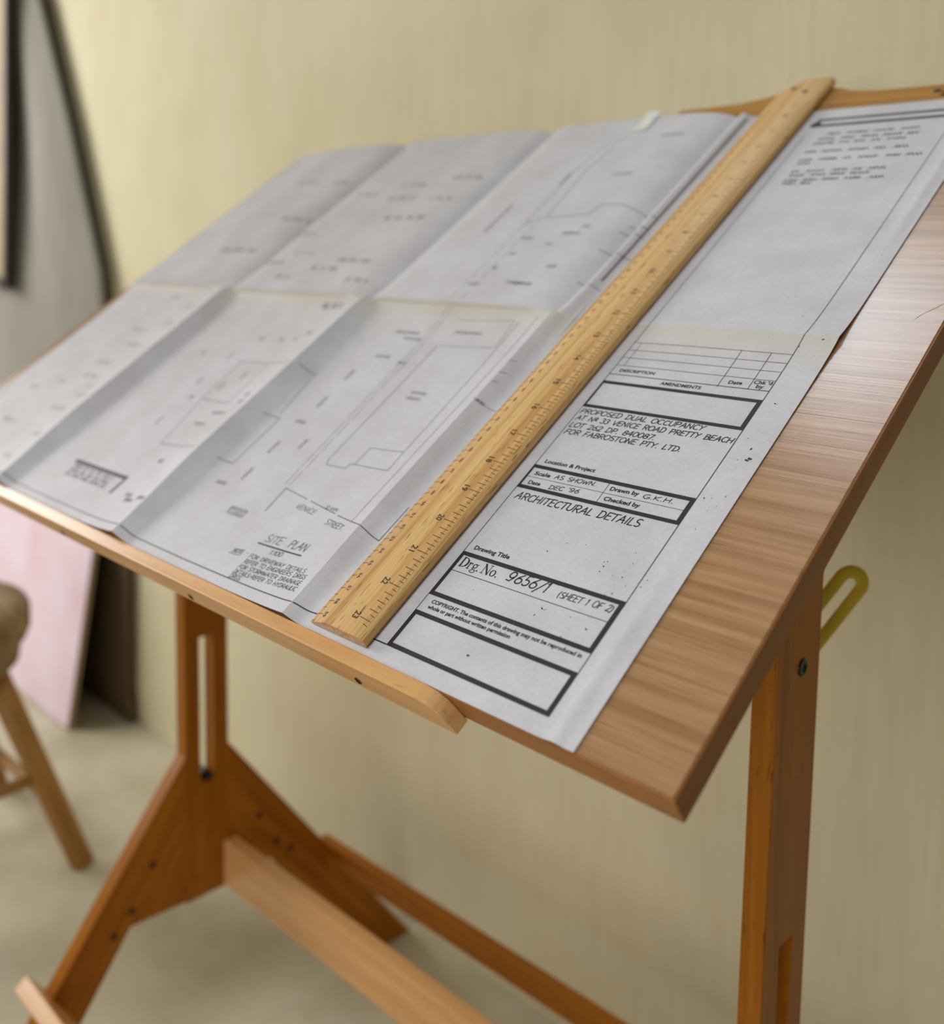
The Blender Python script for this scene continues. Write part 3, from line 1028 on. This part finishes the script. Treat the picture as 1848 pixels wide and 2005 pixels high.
# ------------------------------------------------------------------ things against the wall
PX1, PX0 = -1.73, -2.55
yb, zt = 0.518, 0.60
yt = 0.622
pc = thing('pink_canvas', ((PX0 + PX1) / 2, yb, 0), 'pale pink canvas leaning on the wall behind the stool', 'painting')
ax = Vector((0, yt - yb, zt)).normalized()
mw = Matrix.Translation((PX0, yb, 0.003)) @ Matrix((Vector((1, 0, 0)), ax, Vector((1, 0, 0)).cross(ax))).transposed().to_4x4()
Lp = math.hypot(yt - yb, zt)
# local: x along width, y up the canvas, z = out of the wall side (x cross up points to -Y)
bm_obj('canvas', box_bm(0, PX1 - PX0, 0, Lp, 0.0, 0.004, 0.001), M['pink'], pc, mw)
for nm, q in (('stretcher_bar', (0.0, .03, 0, Lp)), ('stretcher_bar', (PX1 - PX0 - .03, PX1 - PX0, 0, Lp)), ('stretcher_bar', (.03, PX1 - PX0 - .03, 0, .03)), ('stretcher_bar', (.03, PX1 - PX0 - .03, Lp - .03, Lp))):
    bm_obj(nm, box_bm(q[0], q[1], q[2], q[3], -.010, 0.0), M['tan'], pc, mw)

dk = thing('shade_panel', (-1.82, WY - .02, 0), 'added dark panel standing in for the shadow behind the pink canvas', 'panel')  # dark sheet added in place of the canvas shadow on the wall
bm_obj('shade_panel_face', box_bm(-2.0, -1.668, WY - .020, WY - .012, 0.001, .52), M['shadetone'], dk)
bm_obj('shade_panel_batten', box_bm(-2.0, -1.668, WY - .012, WY - .001, 0.001, .05), M['shadetone'], dk)

# hanging pale cloth: the right edge sweeps outward as it falls
edge_pts = [(2.30, -2.66), (1.556, -2.005), (1.263, -1.866), (0.947, -1.735), (0.60, -1.705), (0.25, -1.70), (0.01, -1.70)]


def cloth_edge(z):
    for (z0, x0), (z1, x1) in zip(edge_pts, edge_pts[1:]):
        if z0 >= z >= z1:
            t = (z0 - z) / (z0 - z1)
            return x0 + (x1 - x0) * t
    return edge_pts[-1][1]


V, F = [], []
nz, nx = 60, 46
for j in range(nz + 1):
    z = 2.30 - 1.68 * j / nz
    e = cloth_edge(z)
    for i in range(nx + 1):
        t = i / nx
        x = -3.15 + (e + 3.15) * t
        y = WY - .032 + .008 * math.sin(t * 26) * (0.4 + 0.6 * j / nz)
        V.append((x, y, z))
for j in range(nz):
    for i in range(nx):
        q = j * (nx + 1) + i
        F.append((q, q + 1, q + nx + 2, q + nx + 1))
cl = mesh_obj('hanging_cloth', V, F, M['cloth'], None, None, True)
so = cl.modifiers.new('thickness', 'SOLIDIFY')
so.thickness = .002
tag(cl, 'pale grey cloth hanging against the wall behind the dark frame', 'cloth')

# framed picture at the left edge
pf = thing('framed_picture', (-2.45, .575, .88), 'tan picture in a thin dark frame at the left edge', 'picture')
mw = Matrix.Translation((-2.15, .575, .905)) @ Matrix.Rotation(math.radians(4.6), 4, 'Y')
Wd, Ht = .62, 1.0
bm_obj('picture', box_bm(-Wd + .02, -.022, .006, .012, .022, Ht - .02), M['tan'], pf, mw)
for q in ((-.017, 0, 0, Ht), (-Wd, -Wd + .024, 0, Ht), (-Wd + .024, -.024, 0, .024), (-Wd + .024, -.024, Ht - .024, Ht)):
    bm_obj('frame_bar', box_bm(q[0], q[1], 0.0, .022, q[2], q[3], .002), M['framewood'], pf, mw)
